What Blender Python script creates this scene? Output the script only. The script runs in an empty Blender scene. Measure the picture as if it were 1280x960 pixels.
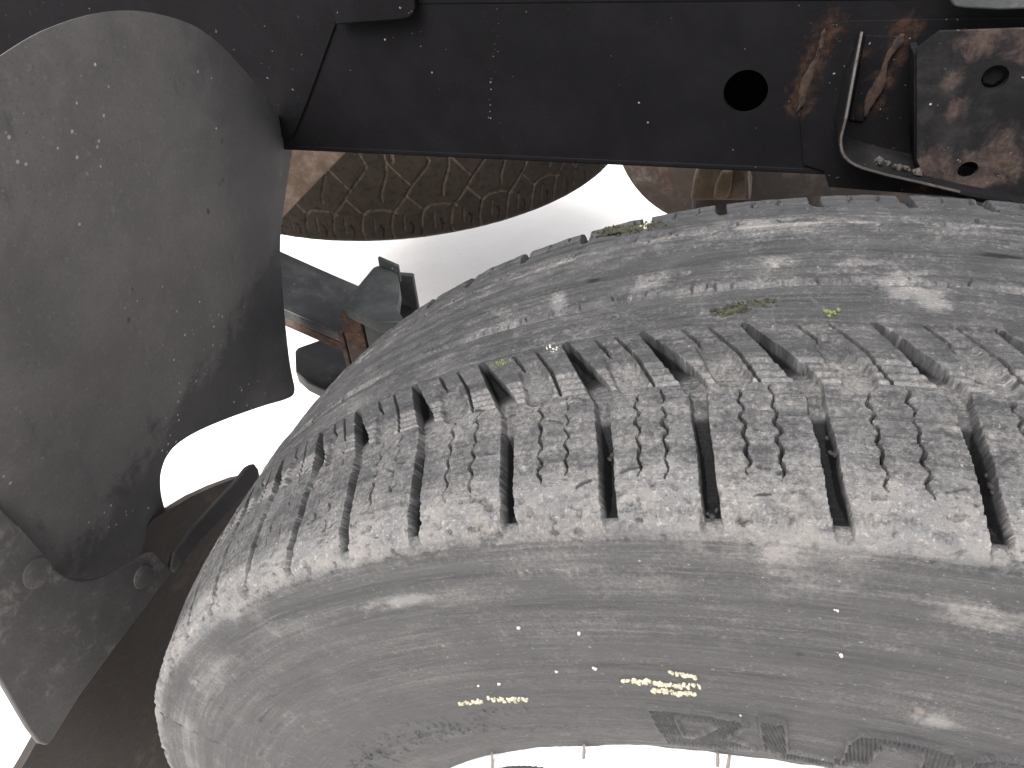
import bpy, bmesh, math, random
import numpy as np
from mathutils import Vector, Matrix
random.seed(7); RNG = np.random.default_rng(11)
scene = bpy.context.scene
COL = scene.collection

# ------------------------------------------------------------------ camera
CAM = np.array([-0.0798, -0.2304, 0.9392]); FPX = 937.93
MR = np.array([[0.9599, 0.2723, -0.0664], [0.1199, -0.6131, -0.7808], [-0.2533, 0.7416, -0.6212]])
cam_data = bpy.data.cameras.new('camera'); cam = bpy.data.objects.new('camera', cam_data); COL.objects.link(cam)
_r, _d, _f = (Vector(v).normalized() for v in MR)
_f = _f.normalized(); _r = (_r - _f*_r.dot(_f)).normalized(); _u = _r.cross(_f)
cam.matrix_world = Matrix(((_r.x, _u.x, -_f.x, CAM[0]), (_r.y, _u.y, -_f.y, CAM[1]), (_r.z, _u.z, -_f.z, CAM[2]), (0, 0, 0, 1)))
cam_data.sensor_fit = 'HORIZONTAL'; cam_data.sensor_width = 36.0; cam_data.lens = FPX/1280*36
cam_data.clip_start = 0.02; cam_data.clip_end = 500
scene.camera = cam

# ------------------------------------------------------------------ light
SUN_EL, SUN_AZ = 54.0, 255.0        # azimuth measured from +x towards +y: soft light from the open, outboard side
world = bpy.data.worlds.new('World'); scene.world = world; world.use_nodes = True
wn = world.node_tree.nodes; wl = world.node_tree.links
sky = wn.new('ShaderNodeTexSky'); sky.sky_type = 'NISHITA'; sky.sun_disc = False
sky.sun_elevation = math.radians(SUN_EL); sky.sun_rotation = math.radians(90-SUN_AZ)
sky.air_density = 1.0; sky.dust_density = 6.0; sky.ozone_density = 1.0
hs = wn.new('ShaderNodeHueSaturation'); hs.inputs['Saturation'].default_value = 0.25
wl.new(sky.outputs[0], hs.inputs['Color']); wl.new(hs.outputs[0], wn['Background'].inputs['Color'])
wn['Background'].inputs['Strength'].default_value = 0.13
sd = bpy.data.lights.new('sun', 'SUN'); sun = bpy.data.objects.new('sun', sd); COL.objects.link(sun)
sd.energy = 1.5; sd.angle = math.radians(35); sd.color = (1.0, 0.97, 0.93)
_a, _e = math.radians(SUN_AZ), math.radians(SUN_EL)
sun.rotation_euler = Vector((math.cos(_a)*math.cos(_e), math.sin(_a)*math.cos(_e), math.sin(_e))).to_track_quat('Z', 'Y').to_euler()
vs = scene.view_settings; vs.view_transform = 'Standard'; vs.look = 'None'; vs.gamma = 1.0; vs.use_curve_mapping = False
vs.exposure = 1.3

# ------------------------------------------------------------------ pixels to rays
def ray(u, v): return np.array([(u-640)/FPX, (v-480)/FPX, 1.0]) @ MR
def at_x(u, v, x): d = ray(u, v); return CAM + d*(x-CAM[0])/d[0]
def at_y(u, v, y): d = ray(u, v); return CAM + d*(y-CAM[1])/d[1]
def at_z(u, v, z): d = ray(u, v); return CAM + d*(z-CAM[2])/d[2]

# ------------------------------------------------------------------ helpers
def tag(o, label=None, cat=None, group=None, kind=None):
    if label: o['label'] = label
    if cat: o['category'] = cat
    if group: o['group'] = group
    if kind: o['kind'] = kind
    return o
def empty(name, loc, label, cat, group=None):
    o = bpy.data.objects.new(name, None); COL.objects.link(o); o.location = loc; o.empty_display_size = 0.05
    bpy.context.view_layer.update()
    return tag(o, label, cat, group)
def link(name, me, mat, parent=None, smooth=False):
    o = bpy.data.objects.new(name, me); COL.objects.link(o)
    if mat: me.materials.append(mat)
    if smooth: me.polygons.foreach_set('use_smooth', [True]*len(me.polygons))
    if parent:
        o.parent = parent
        top = parent
        while top.parent: top = top.parent
        # all parts are modelled in world coordinates, so cancel the root's offset
        if parent is top: o.location = -top.location
    return o
def bm_obj(name, bm, mat, parent=None, smooth=False, bevel=0.0, seg=2):
    bmesh.ops.recalc_face_normals(bm, faces=bm.faces)
    me = bpy.data.meshes.new(name); bm.to_mesh(me); bm.free()
    o = link(name, me, mat, parent, smooth)
    if bevel:
        m = o.modifiers.new('bevel', 'BEVEL'); m.width = bevel; m.segments = seg; m.limit_method = 'ANGLE'; m.angle_limit = math.radians(35)
        if smooth is False:
            me.polygons.foreach_set('use_smooth', [True]*len(me.polygons))
            m.harden_normals = True
    return o
def np_mesh(name, verts, quads):
    me = bpy.data.meshes.new(name); n = len(quads)
    me.vertices.add(len(verts)); me.vertices.foreach_set('co', np.asarray(verts, np.float32).ravel())
    me.loops.add(n*4); me.loops.foreach_set('vertex_index', np.asarray(quads, np.int32).ravel())
    me.polygons.add(n); me.polygons.foreach_set('loop_start', np.arange(0, n*4, 4, dtype=np.int32))
    me.polygons.foreach_set('loop_total', np.full(n, 4, np.int32)); me.polygons.foreach_set('use_smooth', np.ones(n, bool))
    me.update(calc_edges=True); return me
def hexa(bm, pts8):
    v = [bm.verts.new(p) for p in pts8]
    for f in ((0,1,2,3),(7,6,5,4),(0,4,5,1),(1,5,6,2),(2,6,7,3),(3,7,4,0)): bm.faces.new([v[i] for i in f])
def boxm(bm, x0, x1, y0, y1, z0, z1):
    hexa(bm, [(x0,y0,z0),(x1,y0,z0),(x1,y1,z0),(x0,y1,z0),(x0,y0,z1),(x1,y0,z1),(x1,y1,z1),(x0,y1,z1)])
def box(name, mat, parent, x0, x1, y0, y1, z0, z1, bevel=0.002):
    bm = bmesh.new(); boxm(bm, x0, x1, y0, y1, z0, z1); return bm_obj(name, bm, mat, parent, bevel=bevel)
def prism(name, outer, holes, back, mat, parent=None, bevel=0.0, cuts=None, warp=None):
    """sheet of outline `outer` (3D points, planar) with holes, extruded by vector `back`"""
    bm = bmesh.new(); edges = []
    for loop in [outer]+list(holes):
        vv = [bm.verts.new(tuple(p)) for p in loop]
        for i in range(len(vv)): edges.append(bm.edges.new((vv[i], vv[(i+1) % len(vv)])))
    if holes: bmesh.ops.triangle_fill(bm, edges=edges, use_beauty=True)
    else: bmesh.ops.contextual_create(bm, geom=edges)
    for co, no in (cuts or []):
        bmesh.ops.bisect_plane(bm, geom=bm.verts[:]+bm.edges[:]+bm.faces[:], plane_co=co, plane_no=no, dist=1e-6)
    if warp:
        bmesh.ops.triangulate(bm, faces=bm.faces[:])
        for v in bm.verts: warp(v)
    r = bmesh.ops.extrude_face_region(bm, geom=bm.faces[:])
    bmesh.ops.translate(bm, vec=Vector(back), verts=[e for e in r['geom'] if isinstance(e, bmesh.types.BMVert)])
    return bm_obj(name, bm, mat, parent, bevel=bevel)
def lathe(name, prof, axis, origin, mat, parent=None, n=64, smooth=True):
    """revolve profile (axial, radius) around axis 'x','y','z' through origin"""
    bm = bmesh.new(); rings = []
    for (a, r) in prof:
        ring = []
        for i in range(n):
            t = 2*math.pi*i/n; c, s = r*math.cos(t), r*math.sin(t)
            p = {'x': (a, c, s), 'y': (c, a, s), 'z': (c, s, a)}[axis]
            ring.append(bm.verts.new(Vector(p)+Vector(origin)))
        rings.append(ring)
    for a, b in zip(rings, rings[1:]):
        for i in range(n): bm.faces.new((a[i], a[(i+1) % n], b[(i+1) % n], b[i]))
    if prof[0][1] < 1e-4 or True:
        for ring in (rings[0], rings[-1]):
            try: bm.faces.new(ring)
            except Exception: pass
    o = bm_obj(name, bm, mat, parent, smooth=False)
    if smooth:
        o.data.polygons.foreach_set('use_smooth', [True]*len(o.data.polygons)); o.data.set_sharp_from_angle(angle=math.radians(40))
    return o
def tube(bm, pts, rad, n=8, caps=True):
    pts = [Vector(p) for p in pts]; rings = []
    for i, p in enumerate(pts):
        t = (pts[min(i+1, len(pts)-1)]-pts[max(i-1, 0)]).normalized()
        a = t.orthogonal().normalized(); b = t.cross(a); r = rad[i] if hasattr(rad, '__len__') else rad
        rings.append([bm.verts.new(p+(a*math.cos(2*math.pi*k/n)+b*math.sin(2*math.pi*k/n))*r) for k in range(n)])
    for a, b in zip(rings, rings[1:]):
        for k in range(n): bm.faces.new((a[k], a[(k+1) % n], b[(k+1) % n], b[k]))
    if caps: bm.faces.new(rings[0]); bm.faces.new(rings[-1])
def lumps(bm, centre, n, spread, size, normal=None, rnd=random):
    """a clump of small irregular crumbs"""
    for _ in range(n):
        c = Vector(centre)+Vector([rnd.gauss(0, s) for s in spread]); s = size*rnd.uniform(.5, 1.4)
        r = bmesh.ops.create_icosphere(bm, subdivisions=1, radius=s)
        sc = Vector((rnd.uniform(.6, 1.5), rnd.uniform(.6, 1.5), rnd.uniform(.5, 1.0)))
        for v in r['verts']: v.co = c+Vector((v.co.x*sc.x, v.co.y*sc.y, v.co.z*sc.z))*rnd.uniform(.8, 1.2)

_TAB = {}
def vnoise(x, y, seed=0):
    """smooth value noise for numpy arrays, about -1..1"""
    seed = abs(int(seed))
    if seed not in _TAB: _TAB[seed] = (np.random.default_rng(seed).random((256, 256))*2-1).astype(np.float32)
    tab = _TAB[seed]
    xi = np.floor(x).astype(int); yi = np.floor(y).astype(int); fx = x-xi; fy = y-yi
    fx = fx*fx*(3-2*fx); fy = fy*fy*(3-2*fy)
    g = lambda i, j: tab[(xi+i) & 255, (yi+j) & 255]
    return (g(0,0)*(1-fx)+g(1,0)*fx)*(1-fy)+(g(0,1)*(1-fx)+g(1,1)*fx)*fy
def fbm(x, y, seed=0, o=4):
    r = 0; a = 1; t = 0
    for k in range(o): r = r+a*vnoise(x*2**k+17.3*k, y*2**k+5.1*k, seed+k); t += a; a *= .5
    return r/t

# ------------------------------------------------------------------ materials
class NT:
    def __init__(s, name):
        s.m = bpy.data.materials.new(name); s.m.use_nodes = True; s.t = s.m.node_tree; s.n = s.t.nodes; s.l = s.t.links
        s.b = s.n['Principled BSDF']
    def node(s, ty, ins=None, **kw):
        n = s.n.new(ty)
        for k, v in kw.items(): setattr(n, k, v)
        for k, v in (ins or {}).items(): s.put(n.inputs[k], v)
        return n
    def put(s, sock, v):
        if hasattr(v, 'is_output'): s.l.new(v, sock)
        elif isinstance(v, (tuple, list)) and len(v) == 3 and sock.type == 'RGBA': sock.default_value = (*v, 1)
        else: sock.default_value = v
    def math(s, op, a, b=0.5, clamp=False):
        n = s.node('ShaderNodeMath', operation=op, use_clamp=clamp); s.put(n.inputs[0], a); s.put(n.inputs[1], b); return n.outputs[0]
    def mix(s, f, a, b):
        n = s.node('ShaderNodeMix', data_type='RGBA'); s.put(n.inputs[0], f); s.put(n.inputs[6], a); s.put(n.inputs[7], b); return n.outputs[2]
    def ramp(s, v, lo, hi, a=0.0, b=1.0):
        n = s.node('ShaderNodeMapRange', interpolation_type='SMOOTHSTEP'); s.put(n.inputs[0], v); s.put(n.inputs[1], lo); s.put(n.inputs[2], hi); s.put(n.inputs[3], a); s.put(n.inputs[4], b); return n.outputs[0]
    def coord(s, scale=(1,1,1), attr=None):
        if attr: src = s.node('ShaderNodeAttribute', attribute_name=attr).outputs['Vector']
        else: src = s.node('ShaderNodeTexCoord').outputs['Object']
        mp = s.node('ShaderNodeMapping'); s.l.new(src, mp.inputs['Vector']); mp.inputs['Scale'].default_value = scale; return mp.outputs[0]
    def noise(s, vec, scale, detail=6, rough=.6, dist=0.0):
        n = s.node('ShaderNodeTexNoise', {'Scale': scale, 'Detail': detail, 'Roughness': rough, 'Distortion': dist}); s.l.new(vec, n.inputs['Vector']); return n.outputs['Fac']
    def vor(s, vec, scale, feature='F1', out='Distance'):
        n = s.node('ShaderNodeTexVoronoi', {'Scale': scale}, feature=feature); s.l.new(vec, n.inputs['Vector']); return n.outputs[out]
    def attr(s, name): return s.node('ShaderNodeAttribute', attribute_name=name).outputs['Fac']
    def bump(s, h, strength=.5, dist=.001, normal=None):
        n = s.node('ShaderNodeBump', {'Strength': strength, 'Distance': dist, 'Height': h})
        if normal: s.l.new(normal, n.inputs['Normal'])
        return n.outputs[0]
    def done(s, color, rough=.7, normal=None, metallic=0.0, spec=.4):
        s.put(s.b.inputs['Base Color'], color); s.put(s.b.inputs['Roughness'], rough); s.put(s.b.inputs['Metallic'], metallic)
        s.b.inputs['Specular IOR Level'].default_value = spec
        if normal: s.l.new(normal, s.b.inputs['Normal'])
        return s.m

def mat_rubber(name):
    t = NT(name)
    st = t.coord((5, 210, 1), 'tc'); iso = t.coord((1, 1, 1), 'tc')
    streak = t.noise(st, 1.0, 8, .6, .15)
    fine = t.noise(t.coord((30, 1000, 1), 'tc'), 1.0, 5, .6)
    blot = t.noise(iso, 42, 7, .65, .6)
    grit = t.noise(iso, 1100, 3, .7)
    sd_ = t.attr('side')
    base = t.mix(t.ramp(streak, .36, .64), (.034, .034, .036), (.060, .060, .061))
    base = t.mix(t.ramp(blot, .47, .66, 0, t.ramp(sd_, 0, 1, .6, .2)), base, (.082, .081, .082))
    base = t.mix(t.ramp(fine, .54, .68, 0, .5), base, (.105, .103, .101))
    d = t.attr('dust')  # below zero it darkens the cuts: undusted rubber plus painted shade
    n_iso = t.math('ADD', t.math('MULTIPLY', t.math('SUBTRACT', t.noise(iso, 95, 10, .74, .5), .5), t.ramp(sd_, 0, 1, 1.5, .55)), t.math('MULTIPLY', t.math('SUBTRACT', t.noise(iso, 600, 5, .75), .5), 1.8))
    n_iso = t.math('MULTIPLY', n_iso, t.ramp(sd_, 0, 1, 1, .6))
    n_str = t.math('MULTIPLY', t.math('SUBTRACT', t.noise(t.coord((4, 420, 1), 'tc'), 1, 7, .66), .5), t.ramp(sd_, 0, 1, .65, .62))
    dn = t.math('ADD', t.math('MULTIPLY', d, 1.15), t.math('ADD', n_iso, n_str))
    dm = t.ramp(dn, .10, .95, 0, .92)
    dustc = t.mix(t.ramp(t.noise(iso, 60, 5, .6), .38, .62), (.215, .204, .194), (.165, .163, .163))
    dustc = t.mix(t.ramp(t.noise(iso, 520, 4, .75), .53, .66, 0, t.ramp(sd_, 0, 1, .85, .35)), dustc, (.35, .328, .305))
    c = t.mix(dm, base, dustc)
    # dark grit pits and pale specks
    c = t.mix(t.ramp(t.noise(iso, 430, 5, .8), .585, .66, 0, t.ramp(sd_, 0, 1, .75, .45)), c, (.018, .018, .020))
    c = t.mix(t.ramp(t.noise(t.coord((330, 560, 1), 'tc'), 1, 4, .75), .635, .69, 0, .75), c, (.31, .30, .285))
    # rubber down in the cuts: unbleached, undusted, with the shade of their depth painted in
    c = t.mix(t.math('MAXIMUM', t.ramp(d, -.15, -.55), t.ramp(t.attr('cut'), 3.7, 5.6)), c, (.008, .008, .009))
    mu = t.node('ShaderNodeMix', data_type='RGBA', blend_type='MULTIPLY'); mu.inputs[0].default_value = 1; t.l.new(c, mu.inputs[6]); mu.inputs[7].default_value = (.82, .82, .825, 1); c = mu.outputs[2]
    rough = t.ramp(streak, .3, .7, .58, .82)
    n1 = t.bump(t.math('ADD', t.math('MULTIPLY', fine, .7), t.math('MULTIPLY', streak, .9)), .6, .0009)
    n2 = t.bump(t.math('ADD', grit, t.noise(iso, 480, 5, .78)), .8, .0008, n1)
    n3 = t.bump(t.noise(iso, 190, 8, .75, .5), t.ramp(sd_, 0, 1, .6, .38), .0011, n2)
    return t.done(c, rough, n3, spec=.3)
def mat_paint(name, col, rust=0.0, dust=.15, rough=.45, seed=0.0, specks=True, rust_scale=9, spec=.4, rustc=((.028, .016, .012), (.080, .046, .032)), spots=None, var=.35):
    t = NT(name); o = t.coord()
    mp = o.node; mp.inputs['Location'].default_value = (seed, seed*.7, seed*1.3)
    n1 = t.noise(o, 22, 8, .65, .3); n2 = t.noise(o, 160, 6, .7); n3 = t.noise(o, rust_scale, 9, .68, .8)
    c = t.mix(t.ramp(n1, .35, .7), tuple((1-.7*var)*x for x in col), tuple((1+var)*x for x in col))
    c = t.mix(t.ramp(t.math('ADD', n1, t.math('MULTIPLY', n2, .5)), .72, 1.0, 0, dust*2.2), c, (.17, .155, .14))
    if rust > 0:
        rm = t.ramp(n3, .78-rust*.55, .86-rust*.45)
        if spots:
            acc = 0.0
            for (p_, r_) in spots:
                ln = t.node('ShaderNodeVectorMath', operation='DISTANCE'); t.l.new(t.node('ShaderNodeTexCoord').outputs['Object'], ln.inputs[0]); ln.inputs[1].default_value = p_
                acc = t.math('MAXIMUM', acc, t.ramp(ln.outputs['Value'], 0, r_, 1, 0))
            rm = t.ramp(t.math('ADD', t.math('MULTIPLY', acc, .62), t.math('MULTIPLY', t.math('SUBTRACT', t.noise(o, rust_scale*2.2, 10, .78, .6), .5), 1.9)), .16, .62, 0, .85)
        rc = t.mix(t.ramp(n2, .35, .65), *rustc)
        c = t.mix(rm, c, rc); rgh = t.math('ADD', rough, t.math('MULTIPLY', rm, .4), True)
    else: rgh = t.ramp(n1, .3, .7, rough-.08, rough+.2)
    if specks:
        v = t.vor(o, 70); big = t.noise(o, 7, 3)
        c = t.mix(t.math('MULTIPLY', t.ramp(v, .028, .06, 1, 0), t.ramp(big, .50, .66)), c, (.42, .40, .37))
        c = t.mix(t.ramp(t.noise(o, 330, 3, .6), .70, .76, 0, .8), c, (.26, .245, .225))
    n = t.bump(t.math('ADD', n2, t.math('MULTIPLY', t.noise(o, 520, 4, .7), .5)), .35, .0009)
    return t.done(c, rgh, n, spec=spec)
def mat_plastic(name, col, seed=0.0, bare_shade=False, ms=28, ml=(.5, .72), dark=(.02, .02, .022), mud=(.115, .105, .095), mudamt=.5, dots=True):
    t = NT(name); o = t.coord(); o.node.inputs['Location'].default_value = (seed, seed, seed)
    big = t.noise(o, 6, 7, .6, .5); mid = t.noise(o, ms, 9, .70, .4); fine = t.noise(o, 240, 5, .7)
    v = t.noise(t.coord((30, 26, 5)), 1.4, 7, .65)
    c = t.mix(t.ramp(mid, .38, .66), tuple(.86*x for x in col), tuple(1.13*x for x in col))
    c = t.mix(t.ramp(t.math('ADD', t.math('MULTIPLY', big, .6), t.math('MULTIPLY', mid, .5)), ml[0], ml[1], 0, mudamt), c, mud)
    c = t.mix(t.ramp(v, .58, .74, 0, .55), c, dark)
    c = t.mix(t.ramp(fine, .54, .70, 0, .5), c, tuple(1.6*x for x in col)); c = t.mix(t.ramp(t.noise(o, 620, 3, .7), .56, .68, 0, .5), c, tuple(.45*x for x in col))
    if bare_shade:
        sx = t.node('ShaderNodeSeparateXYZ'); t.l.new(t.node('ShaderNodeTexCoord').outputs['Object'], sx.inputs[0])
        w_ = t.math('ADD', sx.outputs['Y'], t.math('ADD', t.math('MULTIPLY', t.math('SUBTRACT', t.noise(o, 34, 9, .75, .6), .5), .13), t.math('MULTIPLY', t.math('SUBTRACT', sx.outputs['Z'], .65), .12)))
        c = t.mix(t.ramp(w_, .165, .245, 0, .62), c, (.030, .030, .034))  # inboard side: dust-free plastic, plus the bend's shade mixed into its colour
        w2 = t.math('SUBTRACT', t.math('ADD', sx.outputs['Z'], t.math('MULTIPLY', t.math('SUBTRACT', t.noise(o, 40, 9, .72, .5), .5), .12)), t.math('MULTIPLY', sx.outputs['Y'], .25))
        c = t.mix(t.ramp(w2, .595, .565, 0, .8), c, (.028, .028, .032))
    if dots:
        d = t.vor(t.coord((1, 1, .55)), 62); k = t.noise(o, 19, 2)
        c = t.mix(t.math('MULTIPLY', t.ramp(d, .065, .11, 1, 0), t.ramp(k, .48, .56)), c, dark)
        d2 = t.vor(o, 48); c = t.mix(t.math('MULTIPLY', t.ramp(d2, .030, .052, 1, 0), t.ramp(k, .46, .54, 1, 0)), c, (.5, .48, .45))
        d3 = t.vor(o, 140); c = t.mix(t.math('MULTIPLY', t.ramp(d3, .10, .17, 1, 0), t.ramp(t.noise(o, 13, 2), .54, .62)), c, (.30, .285, .265))
    n = t.bump(fine, .3, .0008); n = t.bump(mid, .3, .002, n)
    return t.done(c, t.ramp(mid, .3, .7, .6, .82), n, spec=.35)

M = {}
M['rubber'] = mat_rubber('dusty_worn_rubber')
RUST_D = ((.010, .007, .006), (.036, .021, .014))
M['rail'] = mat_paint('black_chassis_paint', (.0050, .0047, .0055), rust=.3, rustc=RUST_D, rust_scale=60, spots=[(tuple(at_y(u, v, .300)), r) for u, v, r in ((1036, 34, .019), (1026, 55, .018), (1016, 82, .018), (1006, 110, .018), (998, 132, .018), (1075, 66, .012), (1130, 40, .018), (1118, 66, .016), (1104, 96, .016), (1090, 128, .015), (1150, 235, .012))], dust=.0, rough=.70, spec=.07, var=.25, specks=True)
M['rail_rust'] = mat_paint('rusted_black_bracket', (.009, .009, .010), rust=.34, rustc=RUST_D, dust=.02, rough=.65, spec=.06, seed=3.1, rust_scale=20)
M['rust'] = mat_paint('flaking_rust', (.016, .010, .008), rust=.9, rustc=RUST_D, dust=.1, rough=.85, seed=1.7, specks=False)
M['face'] = mat_paint('rust_patched_plate', (.0065, .0063, .0070), rust=.43, dust=.03, rough=.6, spec=.15, rust_scale=26, rustc=((.026, .019, .017), (.062, .045, .038)), spots=[(tuple(at_y(u, v, .266)), r) for u, v, r in ((1215, 222, .030), (1262, 196, .030), (1165, 205, .020), (1290, 40, .030), (1230, 42, .022), (1193, 100, .012), (1195, 135, .012))])
M['worn_edge'] = mat_paint('worn_bare_edge', (.045, .040, .037), rust=.42, rust_scale=70, dust=.3, rough=.7, seed=5.5)
M['spring'] = mat_paint('spring_steel_black', (.012, .0125, .0135), rust=.28, dust=.06, rough=.4, seed=8.2)
M['spring_edge'] = mat_paint('rusty_spring_edge', (.05, .035, .028), rust=.62, dust=.15, rough=.75, seed=2.4)
M['clip'] = mat_paint('clip_grey_green', (.030, .034, .034), rust=.36, dust=.08, rough=.55, seed=6.6)
M['tan'] = mat_paint('tan_dusty_casting', (.10, .070, .043), rust=.12, dust=.3, rough=.85, seed=4.2)
M['brown'] = mat_paint('brown_dusty_steel', (.040, .028, .022), rust=.4, dust=.25, rough=.85, seed=7.7)
M['tan_rust'] = mat_paint('brown_rusted_plate', (.075, .047, .031), rust=.2, dust=.25, rough=.85, seed=9.1, specks=False)
M['liner'] = mat_plastic('grey_liner_plastic', (.098, .093, .092), 0.0, bare_shade=True, dark=(.03, .03, .033), mud=(.13, .122, .115), mudamt=.25)
M['plate'] = mat_plastic('muddy_bracket_steel', (.066, .063, .062), 2.2, ms=75, ml=(.53, .64), mud=(.19, .175, .16), mudamt=.75, dots=False)
M['arm'] = mat_plastic('shade_toned_plate', (.030, .028, .028), 6.2, mud=(.07, .064, .06), mudamt=.4, dots=False)  # plate steel again, darkened so the arm's shade is in its colour
M['flap'] = mat_plastic('brown_rubber_flap', (.034, .027, .024), 4.7, ms=60, ml=(.54, .68), mud=(.10, .078, .065), mudamt=.7, dots=False)
t = NT('white_wheel_paint'); o = t.coord()
M['white'] = t.done(t.mix(t.ramp(t.noise(o, 60, 6, .7), .55, .8, 0, .35), (.80, .80, .79), (.5, .48, .45)), .4, spec=.5)
t = NT('dark_crevice'); M['dark'] = t.done((.012, .012, .012), .8)
t = NT('lead_clip'); M['lead'] = t.done((.16, .15, .14), .55, metallic=.6)
t = NT('cream_paint_crumbs'); M['cream'] = t.done(t.mix(t.ramp(t.noise(t.coord(), 300, 4, .7), .4, .65), (.34, .32, .25), (.22, .20, .14)), .8)
t = NT('white_crumbs'); M['crumb'] = t.done((.33, .32, .30), .9)
t = NT('moss_green'); M['moss'] = t.done(t.mix(t.ramp(t.noise(t.coord(), 400, 4, .7), .4, .62), (.010, .010, .007), (.040, .041, .022)), .95)
t = NT('leaf_green'); M['leaf'] = t.done((.09, .105, .04), .8)
t = NT('spare_rubber')
tc = t.coord((1, 1, 1), 'tc'); cut = t.attr('dust')
c = t.mix(t.ramp(t.noise(tc, 40, 7, .65), .35, .7), (.0042, .0035, .0032), (.0085, .0066, .0056))
c = t.mix(t.math('MULTIPLY', cut, t.ramp(t.noise(tc, 130, 5, .7), .25, .55), True), c, (.14, .112, .088))
M['spare'] = t.done(c, .85, t.bump(t.noise(tc, 300, 5, .7), .5, .001), spec=.06)
t = NT('pale_concrete'); o = t.coord()
c = t.mix(t.ramp(t.noise(o, 3, 9, .65, .4), .35, .7), (.83, .79, .75), (.88, .85, .82))
c = t.mix(t.ramp(t.noise(o, 38, 8, .72), .56, .74, 0, .35), c, (.70, .63, .57))
M['ground'] = t.done(c, .9, t.bump(t.noise(o, 120, 8, .7), .4, .003), spec=.2)

# ------------------------------------------------------------------ ground
bm = bmesh.new(); g = 60
vv = [bm.verts.new(p) for p in ((-g, -g, 0), (g, -g, 0), (g, g, 0), (-g, g, 0))]; bm.faces.new(vv)
tag(bm_obj('ground', bm, M['ground']), kind='structure')

# ------------------------------------------------------------------ the worn wheel
RT, ZC = 0.40, 0.40
CTRL = np.array([(-.064, .2285), (-.0728, .2352), (-.0782, .250), (-.0828, .272), (-.0862, .300), (-.0882, .328), (-.0892, .352), (-.0885, .370),
                 (-.0861, .3838), (-.0790, .3880), (-.062, .3935), (-.0404, .3978), (-.0127, .4001), (.03, .4008), (.06, .4), (.0858, .3980),
                 (.0925, .3962), (.0965, .388), (.100, .372), (.106, .33), (.104, .29), (.09, .25), (.076, .231)])
def spline(P, n=24):
    out = []
    Q = np.vstack([2*P[0]-P[1], P, 2*P[-1]-P[-2]])
    for i in range(1, len(Q)-2):
        for tt in np.linspace(0, 1, n, endpoint=False):
            a, b, c2, d = Q[i-1], Q[i], Q[i+1], Q[i+2]
            out.append(.5*((2*b)+(c2-a)*tt+(2*a-5*b+4*c2-d)*tt**2+(3*b-a-3*c2+d)*tt**3))
    out.append(P[-1]); return np.array(out)
PF = spline(CTRL); SL = np.concatenate([[0], np.cumsum(np.hypot(*np.diff(PF, axis=0).T))])
PN = np.gradient(PF, SL, axis=0); PN = np.stack([-PN[:, 1], PN[:, 0]], 1)      # outward normal (y, r)
s_of_y = lambda y: np.interp(y, PF[190:390, 0], SL[190:390])
def s_of_yr(y, r): i = np.argmin((PF[:, 0]-y)**2+(PF[:, 1]-r)**2); return SL[i]
S_NEAR, S_MID, S_UPP, S_FAR = s_of_yr(-.0859, .3843), s_of_yr(-.0404, .3978), s_of_yr(-.0112, .4001), s_of_yr(.0858, .3977)
def tyre_hit(u, v):
    """first hit of a pixel's ray with the plain tyre surface: (theta, s)"""
    d = ray(u, v); tt = np.linspace(.10, 1.1, 9000); P = CAM+d*tt[:, None]
    th = np.arctan2(P[:, 0], P[:, 2]-ZC); r = np.hypot(P[:, 0], P[:, 2]-ZC)
    poly_in = np.zeros(len(tt), bool)
    Y = PF[:, 0]; Rr = PF[:, 1]; py, pr = P[:, 1], r
    for i in range(0, len(Y)-4, 4):
        y0, r0, y1, r1 = Y[i], Rr[i], Y[i+4], Rr[i+4]
        c = ((r0 > pr) != (r1 > pr)) & (py < (y1-y0)*(pr-r0)/(r1-r0+1e-12)+y0); poly_in ^= c
    # close the section straight between the beads
    y0, r0, y1, r1 = Y[-1], Rr[-1], Y[0], Rr[0]
    c = ((r0 > pr) != (r1 > pr)) & (py < (y1-y0)*(pr-r0)/(r1-r0+1e-12)+y0); poly_in ^= c
    if not poly_in.any(): return None
    i = np.argmax(poly_in); return th[i], s_of_yr(P[i, 1], r[i])
def tyre_pt(th, s, off=0.0):
    y = np.interp(s, SL, PF[:, 0]); r = np.interp(s, SL, PF[:, 1]); ny = np.interp(s, SL, PN[:, 0]); nr = np.interp(s, SL, PN[:, 1])
    y = y+ny*off; r = r+nr*off
    return Vector((r*math.sin(th), y, ZC+r*math.cos(th)))

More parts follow.
